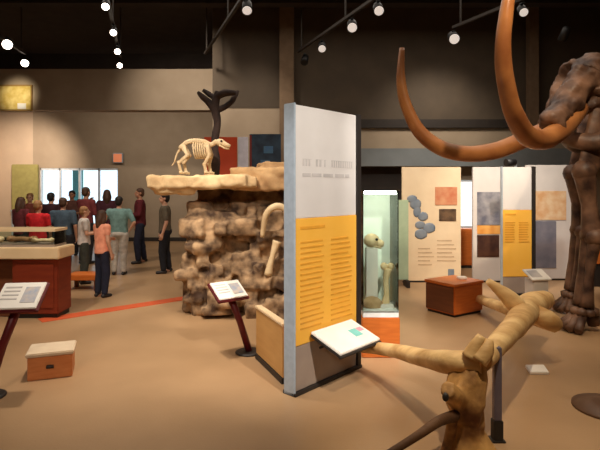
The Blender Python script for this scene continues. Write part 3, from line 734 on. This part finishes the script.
def person(label, px, Y, h, rz, shirt, pants, hair, skin=0, long_hair=False, arms=('down','down'), stride=0.0, sleeve=1.0, build=1.0, group=None, head_turn=0):
    s=h/1.70
    t=thing('person',label,'person',(GX(px,Y),Y,0),rz,group)
    v=lambda x,y,z: Vector((x,y,z))*s
    # faces -y
    hips={}; body=MB(); sh=MB(); tr=MB(); shoe=MB()
    wd=build
    for sd in (-1,1):
        st=stride*sd
        hip=v(.09*sd*wd,0,.88); kn=v(.095*sd,-.02-.16*st,.48); an=v(.10*sd,.02-.30*st if st<0 else .02-.2*st,.085); 
        if st<0: an=v(.10*sd,.02+.26*abs(st),.10)
        body.limb(hip,kn,.082*s,.055*s); body.limb(kn,an,.055*s,.037*s); body.ball(kn.lerp(an,.3)+v(0,.015,0),(.052*s,.055*s,.1*s),2)
        body.tube([an+v(0,.03,-.05),an+v(.0,-.06,-.055),an+v(.01*sd,-.15,-.065)],[.035*s,.038*s,.028*s],10)
        tr.limb(hip,kn,.102*s*wd,.082*s); tr.limb(kn,an+v(0,0,.02),.082*s,.064*s); tr.ball(kn.lerp(an,.3)+v(0,.017,0),(.068*s,.07*s,.11*s),2)
        f=an+v(0,0,-.045)
        shoe.limb(f+v(0,.04,-.0),f+v(.012*sd,-.13,-.008),.04*s,.036*s); shoe.ball(f+v(0,.0,.03),(.042*s,.055*s,.045*s),2)
    tr.ball(v(0,.01,.90),(.165*s*wd,.125*s*wd,.115*s),3); body.ball(v(0,.01,.90),(.15*s*wd,.11*s,.11*s),3)
    def torso(B, prof):
        n0=len(B.bm.verts); prev=None
        for (z,a,c) in prof:
            ring=[B.bm.verts.new(Vector((a*wd*s*math.cos(k*PI/10), c*s*math.sin(k*PI/10), z*s))) for k in range(20)]
            if prev:
                for k in range(20): B.bm.faces.new((prev[k],prev[(k+1)%20],ring[(k+1)%20],ring[k]))
            else: B.bm.faces.new(list(reversed(ring)))
            prev=ring
        B.bm.faces.new(prev)
    torso(body,((.86,.14,.10),(.98,.145,.105),(1.08,.135,.098),(1.2,.15,.105),(1.32,.165,.105),(1.40,.145,.085),(1.45,.09,.06)))
    torso(sh,((.87,.178,.138),(.95,.175,.134),(1.05,.164,.126),(1.15,.168,.126),(1.25,.182,.13),(1.34,.19,.126),(1.41,.165,.105),(1.455,.10,.08)))
    body.limb(v(0,.01,1.40),v(0,-.01,1.52),.058*s,.052*s)
    H=MB()
    hc=v(0,-.015,1.60)
    RT=Rz(head_turn)
    def hv(x,y,z): return hc+RT@v(x,y,z)
    body.ball(hv(0,.01,.02),(.074*s,.092*s,.09*s),3,RT); body.ball(hv(0,-.03,-.045),(.056*s,.06*s,.062*s),3,RT)
    body.tube([hv(0,-.085,.02),hv(0,-.108,-.012),hv(0,-.09,-.022)],[.01*s,.016*s,.013*s],8); body.ball(hv(0,-.105,-.012),.014*s,1)
    body.ball(hv(0,-.084,-.05),(.025*s,.012*s,.006*s),1,RT); body.ball(hv(0,-.083,-.06),(.022*s,.012*s,.006*s),1,RT)
    for sd in (-1,1): body.ball(hv(.077*sd,.01,-.005),(.012*s,.02*s,.032*s),2,RT)
    for i,sd in enumerate((-1,1)):
        pose=arms[i]
        shd=v(.185*sd*wd,.0,1.39)
        if pose=='down': el=v(.235*sd*wd,.03,1.11); wr=v(.235*sd*wd,-.05,.87); inw=v(-sd,0,0)
        elif pose=='forward': el=v(.225*sd*wd,-.03,1.12); wr=v(.15*sd,-.25,1.12); inw=v(-sd,0,-.3)
        elif pose=='up': el=v(.23*sd*wd,-.1,1.18); wr=v(.12*sd,-.2,1.38); inw=v(-sd,-.2,0)
        else: el=v(.30*sd*wd,.05,1.14); wr=v(.20*sd*wd,-.02,.98); inw=v(-sd,0,0)
        body.limb(shd,el,.05*s,.04*s); body.limb(el,wr,.04*s,.027*s)
        hand(body,wr,(wr-el),sd,s,Vector(inw))
        sh.ball(v(.15*sd*wd,0,1.385),(.085*s,.08*s,.07*s),2)
        sh.limb(shd,shd.lerp(el,min(1,sleeve*1.6)),.068*s,.056*s)
        if sleeve>.7: sh.limb(el,el.lerp(wr,.9),.056*s,.042*s)
    bo=body.build('body',SKIN[skin],t,remesh=.009*s,smooth_it=1)
    if pants: tr.build('trousers',pants,t,remesh=.016,smooth_it=2)
    if shirt: sh.build('shirt',shirt,t,remesh=.014,smooth_it=2)
    shoe.build('shoes',M_shoe,t,remesh=.012,smooth_it=1)
    e=MB()
    for sd in (-1,1): e.ball(hv(.03*sd,-.077,.012),(.012*s,.008*s,.008*s),2,RT)
    e.build('eyes',M_eye,t)
    hb=MB()
    hb.ball(hv(0,.022,.045),(.085*s,.095*s,.083*s),3,RT); hb.ball(hv(0,.05,-.0),(.078*s,.065*s,.09*s),3,RT)
    if long_hair:
        hb.tube([hv(0,.05,.02),hv(0,.085,-.1),hv(0,.09,-.24)],[.075*s,.075*s,.045*s],12,interp=3)
        for sd in (-1,1): hb.tube([hv(.06*sd,.01,.03),hv(.078*sd,.02,-.08),hv(.06*sd,.04,-.18)],[.03*s,.034*s,.025*s],8,interp=3)
    hb.build('hair',hair,t,remesh=.01,smooth_it=1)
    return t
def cloth(n,c): return mat('cloth_'+n,c,tuple(min(255,x*1.15+4) for x in c),scale=14,rough=.85,bump=.2)
HB=mat('hair_brown',(70,46,32),(88,60,42),scale=20,rough=.6); HK=mat('hair_black',(30,24,22),(40,32,28),scale=20,rough=.6); HG=mat('hair_grey',(150,140,130),(170,160,150),scale=20,rough=.6); HT=mat('hair_tan',(150,106,66),(170,124,80),scale=20,rough=.6)
navy=cloth('navy',(26,28,44)); dk=cloth('charcoal',(36,34,36)); lg=cloth('lightgrey',(178,170,158))
person('child in salmon shirt and navy jeans standing beside the low bench',102,7.8,1.34,math.radians(150),cloth('salmon',(232,148,118)),navy,HB,0,True,('down','forward'),0,.3,.9)
person('person in pale grey top and dark olive trousers left of the child in salmon',84,8.9,1.36,math.radians(120),cloth('pale',(196,186,176)),cloth('darkolive',(52,54,46)),HT,0,False,('forward','forward'),0,.4)
person('person in teal-grey shirt and light trousers seen from behind',119,9.8,1.52,math.radians(185),cloth('teal',(104,134,128)),lg,HK,0,False,('akimbo','akimbo'),0,.5,1.12)
person('person in dark maroon shirt and navy trousers near the rock outcrop',140,11.3,1.68,math.radians(-70),cloth('maroon',(84,22,28)),navy,HB,1,False,('down','forward'),.3,.9,1.0,None,.2)
person('person in olive-grey shirt and black trousers standing nearest the rock outcrop',165,10.0,1.58,math.radians(-75),cloth('olivegrey',(88,78,62)),cloth('black',(24,24,30)),HK,0,False,('down','down'),.25,.5,1.12)
person('person in bright red shirt behind the cream counter',38,9.0,1.46,math.radians(170),cloth('red',(190,28,34)),dk,HT,0,False,('forward','forward'),0,.4,1.1)
person('person in dark maroon top leftmost behind the cream counter',21,10.1,1.50,math.radians(160),cloth('maroon2',(92,34,38)),dk,HB,1,True,('down','forward'),0,.9)
person('person in slate blue shirt right of the red shirted one',63,9.5,1.50,math.radians(190),cloth('slate',(62,78,90)),dk,HB,0,False,('down','down'),0,.5,1.1)
person('person in black top between the red and slate blue shirts',51,11.0,1.58,math.radians(175),cloth('blackred',(50,20,26)),dk,HK,0,False,('down','forward'),0,.9)
person('taller person in wine red top below the teal strip of window',86,11.2,1.70,math.radians(160),cloth('wine',(110,46,46)),dk,HB,1,False,('forward','up'),0,.6)
person('person in dark plum top just left of the teal-grey shirt',107,12.1,1.64,math.radians(200),cloth('plum',(70,32,42)),dk,HB,0,True,('down','down'),0,.9)
person('person in brown top farthest back against the bright window',72,12.6,1.62,math.radians(10),cloth('brown',(96,60,50)),dk,HK,1,False,('down','forward'),0,.7)
person('person in rust top behind the one in bright red shirt',30,11.8,1.56,math.radians(15),cloth('rust',(120,58,44)),dk,HT,0,False,('down','down'),0,.7)

# ------------------------------------------------------------------ light
def spot(name, loc, aim, power, size=60, blend=.6, col=(1,.80,.58), rad=.12):
    l=bpy.data.lights.new(name,'SPOT'); l.energy=power; l.spot_size=math.radians(size); l.spot_blend=blend; l.color=col; l.shadow_soft_size=rad
    o=bpy.data.objects.new(name,l); C.objects.link(o); o.location=loc
    o.rotation_euler=(Vector(aim)-Vector(loc)).to_track_quat('-Z','Y').to_euler(); return o
def area(name, loc, aim, power, sx, sy, col=(1,.80,.60)):
    l=bpy.data.lights.new(name,'AREA'); l.shape='RECTANGLE'; l.size=sx; l.size_y=sy; l.energy=power; l.color=col
    o=bpy.data.objects.new(name,l); C.objects.link(o); o.location=loc
    o.rotation_euler=(Vector(aim)-Vector(loc)).to_track_quat('-Z','Y').to_euler(); return o
WC=(1,.89,.76)
area('ceiling_light', (0,7,5.5), (0,7,0), 250, 9, 7, WC)
spot('spot_panel', (2.0,.6,4.4), (.25,4.4,1.3), 960, 34, .7, (1,.95,.89))
spot('spot_panel_end', (-2.6,1.0,4.4), (-.1,4.1,1.3), 420, 24, .7, (.94,.97,1))
spot('spot_rock', (-1.9,3.4,4.5), (-1.1,7,1.3), 680, 40, .6, WC, .06)
spot('spot_floor_left', (-1.6,4.6,5.0), (-1.35,5.4,0), 760, 56, 1.0, WC)
spot('spot_tusk', (2.0,2.6,5.0), (2.5,5.5,2.2), 560, 50, .7, (1,.80,.56), .06)
spot('spot_rail', (1.0,1.8,4.4), (1.4,3.6,.4), 420, 40, .7, (1,.84,.62), .06)
spot('spot_boards', (1.6,5.6,4.5), (2.4,9,1.2), 600, 60, .7, (1,.92,.82))
spot('spot_boards_right', (3.4,6.2,4.5), (4.0,9,1.3), 480, 55, .7, (1,.90,.80))
spot('spot_case', (.9,3.8,4.5), (.9,5.3,.6), 420, 26, .7, (1,.97,.92))
spot('spot_wall', (-7.6,13.6,3.55), (-8.7,15.9,2.2), 460, 90, .9, (1,.84,.70))
area('wall_fill', (-4.4,13.7,3.68), (-4.4,16,2.6), 34, 4.2, .2, WC)  # added area fill for the far wall, no fixture under the bulkhead
spot('spot_bulkhead', (-2.6,9.5,5.3), (-2.9,13,4.1), 440, 60, .9, WC)
spot('spot_picture', (-6.6,10.6,4.6), (-7.3,13,4.1), 320, 24, .9, (1,.9,.7))
spot('spot_crowd', (-4.5,7.6,4.6), (-4.4,10,1), 330, 70, .8, (1,.88,.76))
spot('spot_table', (-3.6,4.4,4.6), (-3.7,6.7,.9), 460, 40, .7, WC)
spot('spot_mid_wall', (-1.3,9.6,4.6), (-1.2,12,3.2), 150, 70, .9, WC)
spot('spot_band', (3.2,10.2,4.5), (3.2,12,2.8), 170, 100, .9, WC)
spot('fill_front', (-1.8,-2.0,4.4), (-1.4,5.2,.4), 470, 46, .8, (1,.86,.72), .3)  # unseen fill behind the camera, added to light front faces
spot('spot_floor_right', (3.4,2.6,5.0), (3.0,4.6,0), 120, 60, .9, (1,.86,.74))
wd=bpy.data.worlds.new('World'); S.world=wd; wd.use_nodes=True
bg=wd.node_tree.nodes['Background']; bg.inputs['Color'].default_value=(.80,.90,1,1); bg.inputs['Strength'].default_value=2.0

# ------------------------------------------------------------------ camera
cam=bpy.data.cameras.new('Camera'); co=bpy.data.objects.new('Camera',cam); C.objects.link(co); S.camera=co
co.location=(0,0,CAMZ); co.rotation_euler=(PI/2,0,0)
cam.sensor_width=36; cam.lens=36*F/600; cam.shift_y=-(225-HZ)/600.0
cam.clip_start=.05
S.view_settings.view_transform='Standard'; S.view_settings.look='None'; S.view_settings.gamma=1; S.view_settings.use_curve_mapping=False
S.view_settings.exposure=0.0
S.cycles.use_denoising=True
S.cycles.max_bounces=6; S.cycles.transparent_max_bounces=12
